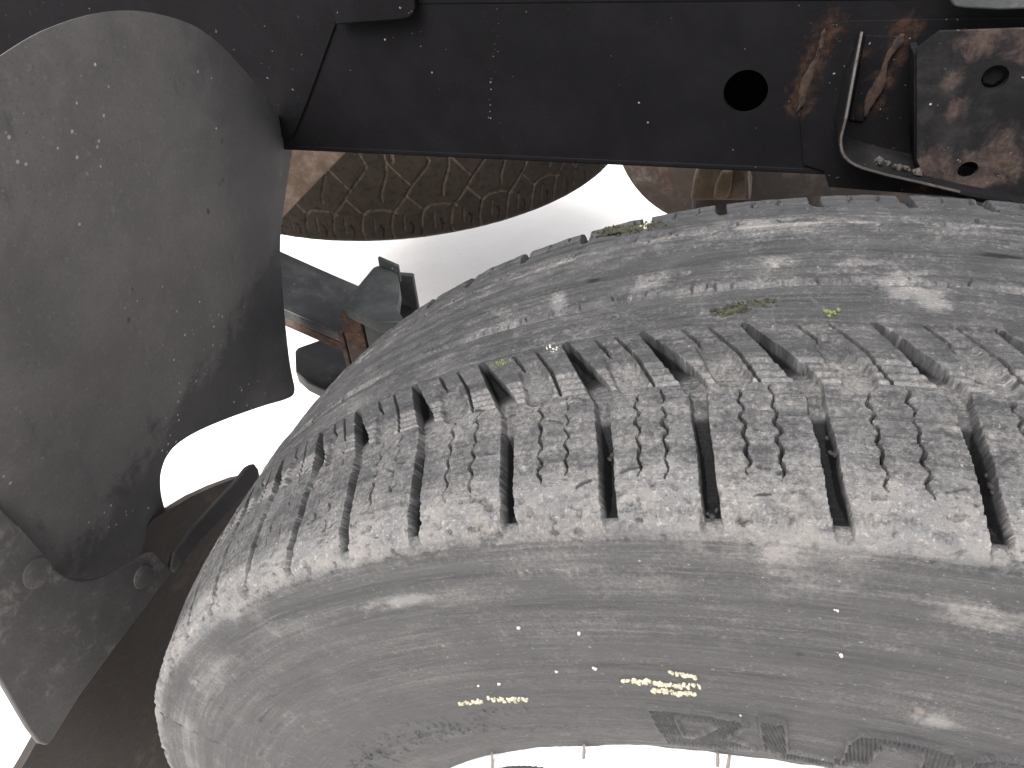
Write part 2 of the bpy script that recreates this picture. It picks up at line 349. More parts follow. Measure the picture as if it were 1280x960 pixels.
TH0, TH1 = -1.16, 0.21
cols = np.concatenate([np.arange(TH0, TH1, .00036/RT), np.linspace(TH1, TH0+2*math.pi, 320)])[:-1]
cols = np.append(cols, TH0+2*math.pi)
rows = np.concatenate([np.arange(0, .052, .00060), np.arange(.052, S_NEAR-.006, .00085), np.arange(S_NEAR-.006, S_UPP+.002, .00046), np.arange(S_UPP+.002, S_FAR+.014, .00072), np.linspace(S_FAR+.014, SL[-1], 44)[1:]])
NC, NR = len(cols), len(rows)
H = np.zeros((NR, NC)); DUST = np.zeros((NR, NC)); A = cols*RT
def sm(x, a, b): q = np.clip((x-a)/(b-a), 0, 1); return q*q*(3-2*q)
def window(a0, a1, s0, s1):
    c0, c1 = np.searchsorted(A, [a0, a1]); r0, r1 = np.searchsorted(rows, [s0, s1]); return slice(r0, r1), slice(c0, c1)
def carve(pts, depth, wid, soft=.0003, fill=None, dust=None, rough=.12, seed=0):
    """cut a channel along polyline pts [(a, s)]; depth and wid may vary along it (sequences)"""
    pts = np.array(pts); m = .006+max(np.atleast_1d(wid))
    W = window(pts[:, 0].min()-m, pts[:, 0].max()+m, pts[:, 1].min()-m, pts[:, 1].max()+m)
    if W[0].stop <= W[0].start or W[1].stop <= W[1].start: return
    aa, ss = np.meshgrid(A[W[1]], rows[W[0]])
    best = np.full(aa.shape, 9.); tpar = np.zeros(aa.shape)
    for i in range(len(pts)-1):
        p, q = pts[i], pts[i+1]; e = q-p; L = e@e+1e-12
        tt = np.clip(((aa-p[0])*e[0]+(ss-p[1])*e[1])/L, 0, 1); d = np.hypot(aa-p[0]-tt*e[0], ss-p[1]-tt*e[1])
        k = d < best; best = np.where(k, d, best); tpar = np.where(k, (i+tt)/(len(pts)-1), tpar)
    xs = np.linspace(0, 1, len(np.atleast_1d(wid))); w = np.interp(tpar, xs, np.atleast_1d(wid))/2
    xs = np.linspace(0, 1, len(np.atleast_1d(depth))); dp = np.interp(tpar, xs, np.atleast_1d(depth))
    w = w*(1+rough*vnoise(aa*230, ss*230, seed+3))+rough*.0006*vnoise(aa*800, ss*800, seed+4)
    f = 1-sm(best, w-soft*.5, w+soft)
    H[W] = np.minimum(H[W], -dp*f+(1-f)*np.minimum(H[W], 9))
    if dust is not None:
        xs = np.linspace(0, 1, len(np.atleast_1d(dust))); dd = np.interp(tpar, xs, np.atleast_1d(dust)); DUST[W] = DUST[W]*(1-f)+dd*f
# -- overall dust and wear, along the section
AA, SS = np.meshgrid(A, rows)
n_big = fbm(AA*22, SS*60, 3); n_str = fbm(AA*9, SS*260, 9)
side = 1-sm(SS, S_NEAR-.004, S_NEAR+.002)
row1 = sm(SS, S_NEAR-.006, S_NEAR+.003)*(1-sm(SS, S_MID, S_MID+.004))
edge = np.exp(-((SS-S_NEAR-.004)/.0085)**2)
bald = sm(SS, S_UPP-.002, S_UPP+.004)
DUST += .15*side+.16*side*n_str+.36*row1+.62*edge+.20*(sm(SS, S_MID-.002, S_MID+.004)-bald)+.15*bald+.12*n_big
DUST += .35*side*np.exp(-((SS-(S_NEAR-.02))/.008)**2)*(.3+n_big)
DUST -= .30*side*np.exp(-((SS-.068)/.010)**2)*sm(n_str+.3*n_big, -.6, .4)
DUST += .20*bald*sm(fbm(AA*16, SS*45, 71), .12, .45)
def patch(u, v, du, dv, amt, seed=0):
    c_, e1, e2 = tyre_hit(u, v), tyre_hit(u+du, v), tyre_hit(u, v+dv)
    if c_ is None or e1 is None or e2 is None: return
    ra = abs(e1[0]-c_[0])*RT+1e-4; rs_ = abs(e2[1]-c_[1])+1e-4
    W = window(c_[0]*RT-3*ra, c_[0]*RT+3*ra, c_[1]-3*rs_, c_[1]+3*rs_)
    aa, ss = AA[W], SS[W]; g_ = np.exp(-((aa-c_[0]*RT)/ra)**2-((ss-c_[1])/rs_)**2)
    DUST[W] += amt*g_*np.clip(.55+1.1*fbm(aa*130, ss*160, 200+seed), 0, 1.4); H[W] += .0004*np.sign(amt)*g_*np.clip(fbm(aa*200, ss*260, 300+seed), 0, 1)
for i_, a_ in enumerate(((1140, 362, 34, 13, 1.5), (1165, 380, 18, 7, 1.3), (810, 352, 22, 10, .9), (700, 380, 10, 10, .9), (965, 330, 24, 12, .7), (1065, 330, 50, 16, .35), (1250, 322, 24, 7, -1.2), (1225, 335, 14, 5, -1.0), (590, 405, 12, 8, -1.0), (735, 354, 16, 5, -1.0),
                         (245, 855, 14, 16, 1.1), (240, 955, 10, 8, 1.0), (500, 752, 90, 8, .7), (950, 690, 120, 14, .45), (1165, 902, 36, 7, .9), (1230, 770, 60, 25, .35), (460, 690, 60, 14, .4), (300, 770, 40, 30, .35), (1075, 845, 70, 12, -.35), (1015, 820, 60, 10, -.5),
                         (840, 585, 50, 20, .35), (970, 640, 70, 18, .45), (1160, 640, 80, 26, .5), (700, 620, 50, 14, .3), (930, 570, 30, 16, -.35), (1120, 560, 30, 20, -.3), (800, 560, 30, 12, -.25))): patch(*a_, seed=i_)
# circumferential wear ridges on the bald rib and the sidewall
H += bald*(.00060*fbm(AA*5, SS*330, 21)+.0008*fbm(AA*2.5, SS*95, 22)+.00040*fbm(AA*150, SS*260, 23)+.0005*fbm(AA*45, SS*110, 24))
for sy, hh, ww in ((.0125, .0010, .0010), (.034, -.0012, .0012), (.052, .0012, .0014), (.070, -.0008, .0016)):
    H += bald*hh*sm(SS-s_of_y(sy)-.0016*fbm(AA*26, AA*0, int(sy*1e4)), -ww, ww)*(.75+.25*fbm(AA*12, AA*0, 8))
DUST -= bald*.30*np.exp(-((SS-s_of_y(.0360)-.0012*fbm(AA*22, AA*0, 340))/.0022)**2)
DUST += bald*.45*np.exp(-((SS-s_of_y(.0585)-.0016*fbm(AA*26, AA*0, 520))/.0034)**2)*sm(fbm(AA*70, SS*160, 530), -.25, .35)
DUST += bald*.30*np.exp(-((SS-s_of_y(.0130)-.0012*fbm(AA*22, AA*0, 340))/.0026)**2)*sm(fbm(AA*70, SS*160, 531), -.25, .35)
H += side*(.00018*fbm(AA*4, SS*420, 31)+.00032*fbm(AA*2, SS*120, 32)+.00012*fbm(AA*160, SS*200, 34))+.00010*fbm(AA*220, SS*330, 33)
H += row1*(.0003*fbm(AA*40, SS*70, 41)+.00016*fbm(AA*200, SS*300, 42))
# feathered wear shoulder and scuffed crumbs along the outer edge
H += edge*(.0015*fbm(AA*150, SS*190, 51)+.0011*fbm(AA*380, SS*360, 52)-.0012*sm(fbm(AA*260, SS*300, 53), .25, .5))
DUST -= .55*edge*sm(fbm(AA*260, SS*300, 53), .25, .5)
comb = np.sin(2*math.pi*(AA+.0012*vnoise(AA*60, SS*150, 5))/.00235)*sm(fbm(AA*28, SS*120, 57), -.05, .3)
H += .0006*comb*np.exp(-((SS-S_NEAR-.0015)/.0045)**2)
# moulded rings on the sidewall
for sp, dp, w in ((S_NEAR-.0165, -.0005, .0007), (S_NEAR-.030, .0004, .0010), (S_NEAR-.043, -.0003, .0008), (.030, .0006, .0012), (.0455, -.00035, .0009), (.013, .0009, .0016), (S_NEAR-.054, .0003, .0007)):
    H += dp*np.exp(-((SS-sp-.0008*vnoise(AA*14, AA*0, int(sp*1e4)))/w)**2)*sm(fbm(AA*18, SS*40, int(sp*1e5)), -.35, .1)
lump = sm(fbm(AA*330, SS*420, 61), .22, .55)*np.exp(-((SS-.052)/.012)**2)*sm(fbm(AA*14, SS*60, 63), -.25, .25)
H += .0011*lump; DUST -= .22*lump-.10*sm(fbm(AA*240, SS*300, 64), .25, .5)*side
# the line of feathered cracks on the bald rib, and the two edges of the old grooves
for sy, dp in ((.012, -.0006), (.058, -.0005), (-.0085, -.0007), (.028, .0004)):
    s0 = s_of_y(sy); H += dp*np.exp(-((SS-s0-.0011*fbm(AA*30, AA*0, 77))/.0007)**2)
rs = random.Random(5)
for _ in range(95):
    th = rs.uniform(-1.2, .25); s0 = s_of_y(.0115)+rs.gauss(0, .0013)
    carve([(th*RT, s0), (th*RT+rs.uniform(-.0012, .0012), s0+rs.uniform(.0012, .0045))], rs.uniform(.0005, .0012), rs.uniform(.0003, .0007), .0004, rough=.4, dust=rs.choice((-.4, .1, .3)))
for _ in range(90):
    th = rs.uniform(-1.1, .2); s0 = s_of_y(.060)+rs.gauss(0, .0012)
    carve([(th*RT, s0), (th*RT+rs.uniform(-.0022, .0022), s0+rs.uniform(.0008, .003))], .0009, rs.uniform(.0004, .0008), .0004, rough=.4, dust=rs.choice((-.4, .5)))
for _ in range(110):
    th = rs.uniform(-1.2, .25); s0 = s_of_y(rs.uniform(0, .08)); L = rs.uniform(.002, .007); k = rs.uniform(-.7, .7)
    carve([(th*RT, s0), (th*RT+L*.5, s0+k*L*.4+rs.uniform(-.0006, .0006)), (th*RT+L, s0+k*L)], rs.uniform(.0004, .001), rs.uniform(.0006, .0016), .0008, rough=.5)
for _ in range(60):
    th = rs.uniform(-1.2, .25); s0 = rs.uniform(S_NEAR-.07, S_NEAR-.01); L = rs.uniform(.006, .03)
    carve([(th*RT, s0), (th*RT+L*.5, s0+rs.uniform(-.0006, .0006)), (th*RT+L, s0+rs.uniform(-.0008, .0008))], rs.uniform(.0002, .0005), .0007, .0006, rough=.5)
# -- tread pattern: theta of lateral groove k where it crosses three rings
T_NEAR = [-.6251, -.5404, -.4529, -.3563, -.2702, -.1944, -.1086, -.0141]
T_MID = [-.6275, -.5554, -.4686, -.3777, -.2902, -.2127, -.1283, -.0312]
T_UPP = [-.6719, -.6044, -.5156, -.4297, -.3380, -.2651, -.1789, -.0801]
PIT = .0872
K0, K1 = -9, 64
def thk(tab, k):
    i = k+1
    if i < 0: return tab[0]+PIT*i
    if i > 7: return tab[7]+PIT*(i-7)
    return tab[i]
def lane(k, fr, s):
    """arc length a of the line lying a fraction fr of the way from groove k to groove k+1 at section length s"""
    out = []
    for kk in (k, k+1):
        out.append(np.interp(s, [S_NEAR, S_NEAR+.62*(S_MID-S_NEAR), S_MID, S_UPP], [thk(T_NEAR, kk), .42*thk(T_NEAR, kk)+.58*thk(T_MID, kk), thk(T_MID, kk), thk(T_UPP, kk)]))
    return RT*(out[0]*(1-fr)+out[1]*fr)
D1, D2 = S_MID-S_NEAR, S_UPP-S_MID
band = sm(SS, S_MID+.0005, S_MID+.0012)*(1-sm(SS, S_MID+.012, S_MID+.0128))
H -= band*(.0003+.00035*np.sin(2*math.pi*(SS-S_MID)/.0031))
DUST += .28*band
for k in range(K0, K1):
    rk = random.Random(100+k)
    L = lambda fr, s: (float(lane(k, fr, s)), s)
    # row 2: slanted groove, deep at the inner end, silted up towards the ring
    ss = np.linspace(S_UPP, S_MID-.001, 9)
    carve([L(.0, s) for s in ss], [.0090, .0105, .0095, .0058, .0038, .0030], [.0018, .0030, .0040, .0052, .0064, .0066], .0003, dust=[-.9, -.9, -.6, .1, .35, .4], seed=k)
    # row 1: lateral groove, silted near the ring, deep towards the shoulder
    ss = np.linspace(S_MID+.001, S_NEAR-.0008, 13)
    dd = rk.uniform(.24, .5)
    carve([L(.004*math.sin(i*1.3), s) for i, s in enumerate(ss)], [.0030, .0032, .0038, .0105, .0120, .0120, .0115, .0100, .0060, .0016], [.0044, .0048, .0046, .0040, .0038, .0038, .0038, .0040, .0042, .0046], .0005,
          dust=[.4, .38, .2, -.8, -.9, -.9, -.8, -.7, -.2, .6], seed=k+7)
    # pocket beside the second sipe of row 2
    carve([L(.45, S_MID+.62*D2), L(.40, S_MID+.10*D2)], [.0014, .0026, .0030], [.0068, .0086, .0094], .0008, dust=[.25, .45, .45], seed=k+9)
    # thin sipes of row 2
    carve([L(.40, S_UPP-.0005), L(.41, S_UPP-.36*D2)], .0026, [.0005, .0009, .0004], .0002, dust=-.3)
    carve([L(.66, S_UPP-.0005), L(.67, S_UPP-.5*D2), L(.60, S_MID+.06*D2)], [.0024, .003, .0024], [.0005, .0009, .0006], .0002, dust=-.3)
    # wavy sipes of row 1
    for fr0, fr1 in ((.375, .345), (.655, .615)):
        end = S_NEAR+rk.uniform(.24, .34)*D1; n = 46; ph = rk.uniform(0, 6.28)
        pts = []
        for i in range(n):
            q = i/(n-1); s = S_MID-.0004+(end-S_MID)*q; a = float(lane(k, fr0+(fr1-fr0)*q, s)); z = math.sin(2*math.pi*q*5.2+ph)*(.75+.25*math.sin(q*9+ph))
            pts.append((a+.00085*z+.00008*rk.uniform(-1, 1), s))
        dl = [max(0, rk.uniform(-.003 if k < 1 else .001, .0062)) for _ in range(11)]
        carve(pts, dl if k < 3 else [.0034, .0052, .0056, .0060, .0060, .0030], [.00018, .00030, .00035, .00045, .0005, .0002], .0002, rough=.35, seed=k)
    # little cross cut over the groove
    for sg in (-1, 1):
        a, s = L(0, S_MID-.24*D1); carve([(a+sg*.0030, s), (a+sg*.0085, s+rk.uniform(-.0006, .0006))], .0008, [.0011, .0005], .0003)
    # far edge: notch and two short sipes
for i in range(-9, 62):
    far = [-.6088, -.5385, -.4517, -.3697, -.2953, -.2114, -.1152, -.0289, .0439]
    th = far[i] if 0 <= i < 9 else (far[0]+PIT*i if i < 0 else far[8]+PIT*(i-8))
    s1 = s_of_y(.0790); rk = random.Random(400+i)
    carve([(th*RT+.0006, s1-.0015), (th*RT-.0008, s1+.004), (th*RT-.002, S_FAR+.014)], [.0065, .0080, .0075], [.0028, .0042, .0046], .0004, dust=-.9, seed=i)
    for fr in (.36, .66):
        a = (th+fr*PIT)*RT
        carve([(a+.0004, s1+.0015), (a+.0013, s1+.003), (a-.0006, s1+.0045), (a+.0003, s1+.006), (a, S_FAR+.004)], .0024, .0008, .0003, dust=-.2, rough=.5)
for _ in range(170):
    th = rs.uniform(-1.1, .2); s0 = rs.uniform(S_NEAR+.004, S_UPP-.002); L_ = rs.uniform(.0015, .006); k = rs.uniform(-.5, .5)
    carve([(th*RT, s0), (th*RT+L_*.5, s0+k*L_*.4+rs.uniform(-.0006, .0006)), (th*RT+L_, s0+k*L_)], rs.uniform(.0003, .0009), rs.uniform(.0003, .0007), .0003, rough=.5, dust=rs.choice((-.3, .0, .5)))
# a torn-out bite by the moss on the far edge
hb = [tyre_hit(u, v) for u, v in ((752, 296), (775, 290), (800, 286))]
hb = [h for h in hb if h]
carve([(h[0]*RT, h[1]+.004) for h in hb], .0035, [.004, .009, .006], .0012, dust=-.2, rough=.6)

# -- moulded letters: outlined, hatched inside
def zr1(X, Y): return (790+.1953*X, 860+.1953*Y)
def zr2(X, Y): return (1030+.1953*X, 860+.1953*Y)
LETTERS = [
    ([zr1(*p) for p in ((100, 115), (480, 158), (690, 185), (745, 224), (700, 262), (612, 300), (690, 332), (800, 380), (500, 362), (240, 340))],
     [[zr1(*p) for p in ((280, 182), (500, 206), (545, 236), (470, 272), (395, 296), (335, 285))]]),
    ([zr1(*p) for p in ((812, 188), (985, 210), (1000, 392), (1290, 448), (1290, 472), (1050, 440), (845, 380))], []),
    ([zr2(*p) for p in ((100, 470), (150, 335), (220, 292), (340, 290), (520, 315), (700, 352), (820, 410), (872, 470), (850, 508), (600, 500), (640, 432), (590, 395), (400, 362), (335, 392), (290, 462))], []),
    ([zr2(*p) for p in ((885, 508), (960, 452), (1100, 436), (1280, 458), (1420, 490), (1500, 530), (1420, 540), (1280, 498), (1100, 480), (1010, 500), (990, 525))], []),
]
def seg_d(aa, ss, p, q):
    e = q-p; t_ = np.clip(((aa-p[0])*e[0]+(ss-p[1])*e[1])/(e@e+1e-12), 0, 1); return np.hypot(aa-p[0]-t_*e[0], ss-p[1]-t_*e[1])
letter_mask = np.full((NR, NC), -1, int)
for li, (outer, holes) in enumerate(LETTERS):
    loops = []
    for lp in [outer]+holes:
        q = [tyre_hit(*p) for p in lp]; q = [(h[0]*RT, h[1]) for h in q if h is not None and h[1] < .12]
        if len(q) > 2: loops.append(np.array(q))
    if not loops: continue
    allp = np.vstack(loops); W = window(allp[:, 0].min()-.004, allp[:, 0].max()+.004, allp[:, 1].min()-.003, allp[:, 1].max()+.003)
    aa, ss = np.meshgrid(A[W[1]], rows[W[0]]); ins = np.zeros(aa.shape, bool); d = np.full(aa.shape, 9.)
    for lp in loops:
        for i in range(len(lp)):
            p, q = lp[i], lp[(i+1) % len(lp)]; d = np.minimum(d, seg_d(aa, ss, p, q))
            ins ^= ((p[1] > ss) != (q[1] > ss)) & (aa < (q[0]-p[0])*(ss-p[1])/(q[1]-p[1]+1e-12)+p[0])
    ridge = np.exp(-(d/.0009)**2)
    hatch = np.sin(2*math.pi*(aa+.25*(ss))/.0020)
    body = np.where(ins, sm(d, 0, .0009), 0)
    wear = .82+.18*sm(fbm(aa*60, ss*90, 91+li), -.3, .2)
    H[W] += wear*(.0017*ridge+body*(.0003+.00050*hatch)); DUST[W] += .02*body+.16*ridge
    lm = letter_mask[W]; lm[ins | (d < .0010)] = li
# -- positions, normals
PY, PR = np.interp(rows, SL, PF[:, 0]), np.interp(rows, SL, PF[:, 1]); NY, NRr = np.interp(rows, SL, PN[:, 0]), np.interp(rows, SL, PN[:, 1])
yy = PY[:, None]+NY[:, None]*H; rr = PR[:, None]+NRr[:, None]*H
POS = np.stack([rr*np.sin(cols), yy, ZC+rr*np.cos(cols)], -1)
da = np.gradient(POS, axis=1); ds = np.gradient(POS, axis=0); NRM = np.cross(da, ds); NRM /= np.linalg.norm(NRM, axis=-1, keepdims=True)+1e-12
out_dir = np.stack([np.sin(cols)[None, :]*NRr[:, None], np.repeat(NY[:, None], NC, 1), np.cos(cols)[None, :]*NRr[:, None]], -1)
flip = (NRM*out_dir).sum(-1).mean() < 0
if flip: NRM = -NRM
TC = np.stack([AA, SS, np.zeros_like(AA)], -1)
wheel = empty('wheel', (0, 0, 0), 'worn dusty black road wheel with half bald tread, standing under the black chassis rail', 'wheel')
ci, ri = np.meshgrid(np.arange(NC-1), np.arange(NR-1)); i00 = ri*NC+ci
Q = np.stack([i00, i00+1, i00+NC+1, i00+NC], -1)
if flip: Q = Q[..., ::-1]
owner = np.zeros((NR-1, NC-1), int)                         # 0 = carcass
ms, ma = .5*(rows[:-1]+rows[1:]), .5*(A[:-1]+A[1:])
in_rows = (ms > S_NEAR-.0010) & (ms < S_UPP)
KB = list(range(-7, 9))
for k in KB:
    for r_ in np.nonzero(in_rows)[0]:
        c0, c1 = np.searchsorted(ma, [float(lane(k, 0, ms[r_])), float(lane(k, 1, ms[r_]))]); owner[r_, c0:c1] = k+100
for li in range(len(LETTERS)): owner[letter_mask[:-1, :-1] == li] = 1000+li
def piece(name, mask, parent):
    q = Q[mask]; u, inv = np.unique(q.ravel(), return_inverse=True)
    me = np_mesh(name, POS.reshape(-1, 3)[u], inv.reshape(-1, 4))
    at = me.attributes.new('tc', 'FLOAT_VECTOR', 'POINT'); at.data.foreach_set('vector', TC.reshape(-1, 3)[u].astype(np.float32).ravel())
    at = me.attributes.new('dust', 'FLOAT', 'POINT'); at.data.foreach_set('value', DUST.ravel()[u].astype(np.float32))
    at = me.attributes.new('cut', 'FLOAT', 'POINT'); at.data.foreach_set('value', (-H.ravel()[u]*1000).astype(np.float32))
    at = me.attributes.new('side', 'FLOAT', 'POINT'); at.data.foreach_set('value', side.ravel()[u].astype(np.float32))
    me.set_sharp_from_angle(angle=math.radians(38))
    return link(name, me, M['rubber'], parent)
tyre = piece('tyre', owner == 0, wheel)
for k in KB:
    m = owner == k+100
    if m.any(): piece('tread_block', m, tyre)
for li in range(len(LETTERS)):
    m = owner == 1000+li
    if m.any(): tag(piece('letter', m, tyre), 'moulded outlined letter %s with hatched face' % 'BLAC'[li])
del POS, NRM, TC, Q, AA, SS

# -- paint crumbs, moss and bits stuck to the tyre
def stuck(name, px, n, spread, size, mat, off=.0003, label=None):
    bm = bmesh.new(); ok = False
    for (u, v) in px:
        h = tyre_hit(u, v)
        if h is None: continue
        ok = True; rr_ = random.Random(int(u*13+v))
        for _ in range(n):
            th = h[0]+rr_.gauss(0, spread[0])/RT; s = h[1]+rr_.gauss(0, spread[1]); c = tyre_pt(th, s, off-size*.25); sz = size*rr_.uniform(.5, 1.35)
            r = bmesh.ops.create_icosphere(bm, subdivisions=1, radius=sz)
            e = Matrix.Rotation(rr_.uniform(0, 3), 3, Vector((rr_.random(), rr_.random(), rr_.random()+.1)))
            for vt in r['verts']: vt.co = c+e @ Vector((vt.co.x*rr_.uniform(.7, 1.3), vt.co.y*rr_.uniform(.7, 1.3), vt.co.z*.7))
    if ok:
        ob = bm_obj(name, bm, mat, tyre, smooth=True)
        if label: ob['label'] = label
    else: bm.free()
stuck('paint_mark', [(578, 879), (586, 878), (594, 877), (600, 876)], 9, (.0014, .0008), .0009, M['cream'])
stuck('paint_mark', [(618, 875), (627, 874), (636, 873), (645, 872), (655, 874), (641, 875)], 10, (.0016, .0009), .0009, M['cream'])
stuck('paint_mark', [(787, 851), (796, 852), (806, 852), (816, 853), (826, 855), (838, 856), (849, 856), (861, 856)], 11, (.0019, .0006), .0009, M['cream'])
stuck('paint_mark', [(820, 862), (832, 864), (843, 866), (854, 867), (862, 866)], 10, (.0018, .0006), .0009, M['cream'])
stuck('paint_mark', [(848, 842), (856, 843), (862, 845)], 9, (.0016, .0010), .0009, M['cream'])
for px in ((647, 783), (725, 791), (598, 856), (625, 855), (743, 834), (695, 838), (1045, 762), (1052, 817), (925, 893)): stuck('crumb', [px], 2, (.0003, .0002), .0007, M['crumb'])
stuck('moss', [(760, 289), (772, 288), (785, 287), (798, 286), (810, 283)], 60, (.0035, .0022), .0008, M['moss'])
stuck('moss', [(905, 391), (920, 387), (935, 383), (950, 380)], 60, (.003, .0014), .00055, M['moss'])
stuck('crumb', [(806, 284), (811, 280)], 5, (.0012, .001), .0009, M['cream'])
stuck('leaf_scrap', [(1036, 390), (1041, 388)], 5, (.0012, .0008), .0008, M['leaf'])
stuck('leaf_scrap', [(626, 456), (631, 452)], 9, (.0016, .0012), .0006, M['leaf'])
stuck('crumb', [(686, 436), (691, 439)], 5, (.0009, .0007), .0005, M['crumb'])
for px in ((1040, 548), (1046, 560), (1246, 600), (884, 640), (766, 560)): stuck('pebble', [px], 4, (.0010, .0016), .0011, M['dark'], off=-.0030)
stuck('pebble', [(1149, 887)], 2, (.0004, .0004), .0022, M['worn_edge'])

# -- rim: white pressed wheel with a row of windows
rim_prof = [(-.0620, .2260), (-.0705, .2335), (-.0750, .2346), (-.0766, .2334), (-.0756, .2298), (-.0725, .2250), (-.0705, .2180), (-.0700, .2050), (-.0690, .1850), (-.0660, .1650), (-.0600, .1500), (-.0580, .1200), (-.058, .02)]
NS = 480; NW = 8
h = at_y(642, 975, -.0705); wa = math.atan2(h[0], h[2]-ZC); wr = math.hypot(h[0], h[2]-ZC)
bm = bmesh.new()
pp = spline(np.array(rim_prof[:4]), 4).tolist()[:-1]+spline(np.array(rim_prof[3:]), 8).tolist()
ring = [[bm.verts.new((r*math.sin(2*math.pi*i/NS), y, ZC+r*math.cos(2*math.pi*i/NS))) for i in range(NS)] for (y, r) in pp]
h0 = at_y(642, 953.2, -.0705); r_top = math.hypot(h0[0], h0[2]-ZC); wrad = .030
for j in range(len(pp)-1):
    for i in range(NS):
        th = 2*math.pi*(i+.5)/NS; r = .5*(pp[j][1]+pp[j+1][1]); dth = ((th-wa+math.pi/NW) % (2*math.pi/NW))-math.pi/NW
        if (dth*r/.040)**2+((r-(r_top-wrad))/wrad)**2 < 1: continue
        bm.faces.new((ring[j][i], ring[j][(i+1) % NS], ring[j+1][(i+1) % NS], ring[j+1][i]))
bmesh.ops.delete(bm, geom=[v for v in bm.verts if not v.link_faces], context='VERTS')
rim = bm_obj('rim', bm, M['white'], wheel, smooth=True)
so = rim.modifiers.new('thick', 'SOLIDIFY'); so.thickness = .003; so.offset = -1
lathe('rim_barrel', [(-.062, .2252), (-.030, .208), (.03, .205), (.070, .226), (.078, .233)], 'y', (0, 0, ZC), M['dark'], wheel, n=96)
lathe('brake_drum', [(-.045, .02), (-.045, .150), (-.035, .165), (.06, .165)], 'y', (0, 0, ZC), M['dark'], wheel, n=64)
for (u0, v0, u1, v1) in ((615, 941, 615.5, 960), (730, 931, 729.5, 947), (897, 941, 897, 957), (912, 944, 909, 963)):
    bm = bmesh.new(); a, b = at_y(u0, v0, -.0775), at_y(u1, v1, -.0765)
    tube(bm, [a, (a+b)/2, b], [.0006, .0008, .0009], 6); bm_obj('weight_clip', bm, M['lead'], rim)

# ------------------------------------------------------------------ chassis rail
YR = .300
zb = at_y(700, 196.5, YR)[2]; zt = at_y(600, 5, YR)[2]
rail = empty('chassis_rail', (-.1, YR, zb), 'long black painted steel chassis rail with a round hole, passing above the worn tyre', 'chassis rail')
def circ_pts(u, v, ru, y, n=28):
    c = at_y(u, v, y); r = abs(at_y(u+ru, v, y)[0]-c[0]); return [(c[0]+r*math.cos(2*math.pi*i/n), y, c[2]+r*math.sin(2*math.pi*i/n)) for i in range(n)]
X0, X1 = -1.25, .75
prism('web', [(X0, YR, zb), (X1, YR, zb), (X1, YR, zt), (X0, YR, zt)], [circ_pts(932, 115, 28, YR, 40)], (0, .0045, 0), M['rail'], rail)
box('bottom_flange', M['rail'], rail, X0, X1, YR-.0004, YR+.075, zb-.0045, zb+.0005, .0018)
box('top_flange', M['rail'], rail, X0, X1, YR-.0004, YR+.075, zt-.0005, zt+.0045, .0018)
box('inner_web', M['rail'], rail, X0, X1, YR+.070, YR+.0745, zb+.0006, zt-.0006, 0)
# lapped plate towards the rear, with a slanted edge
pl = [at_y(u, v, YR-.0016) for u, v in ((420, 28), (405, 70), (385, 125), (366, 172))]
prism('reinforcing_plate', [(X0+.02, YR-.0016, zb-.004)]+[(p[0], YR-.0016, p[2]) for p in pl[::-1]]+[(pl[0][0]-.001, YR-.0016, zt+.05), (X0+.02, YR-.0016, zt+.05)], [], (0, .0012, 0), M['rail'], rail, bevel=.0005)
# tab hanging from above with a rounded corner
tabp = [at_y(u, v, YR-.010) for u, v in ((420, 31), (500, 25), (510, 23), (516, 18), (519, 10))]
prism('mounting_tab', [(p[0], YR-.010, p[2]) for p in tabp]+[(tabp[-1][0], YR-.010, zt+.06), (tabp[0][0]-.012, YR-.010, zt+.06)], [], (0, .005, 0), M['rail'], rail, bevel=.0012)
# light grey bracket at the top right
tb2 = [at_y(u, v, YR-.03) for u, v in ((1188, 2), (1193, 9), (1205, 11), (1250, 13), (1300, 11))]
prism('upper_bracket', [(p[0], YR-.03, p[2]) for p in tb2]+[(tb2[-1][0]+.1, YR-.03, tb2[-1][2]), (tb2[-1][0]+.1, YR-.03, zt+.05), (tb2[0][0], YR-.03, zt+.05)], [], (0, .006, 0), M['clip'], rail, bevel=.0015)
# stain runs / weld blobs on the web
bm = bmesh.new(); a = at_y(624, 14, YR-.0004); b = at_y(611, 152, YR-.0004)
for i in range(16):
    q = (i/15)**.9; c = a+(b-a)*q; bmesh.ops.create_icosphere(bm, subdivisions=1, radius=.0003+.0007*random.random()**2, matrix=Matrix.Translation(Vector(c)+Vector((random.uniform(-.002, .002), 0, random.uniform(-.004, .004)))))
bm_obj('weld_spatter', bm, M['worn_edge'], rail, smooth=True)

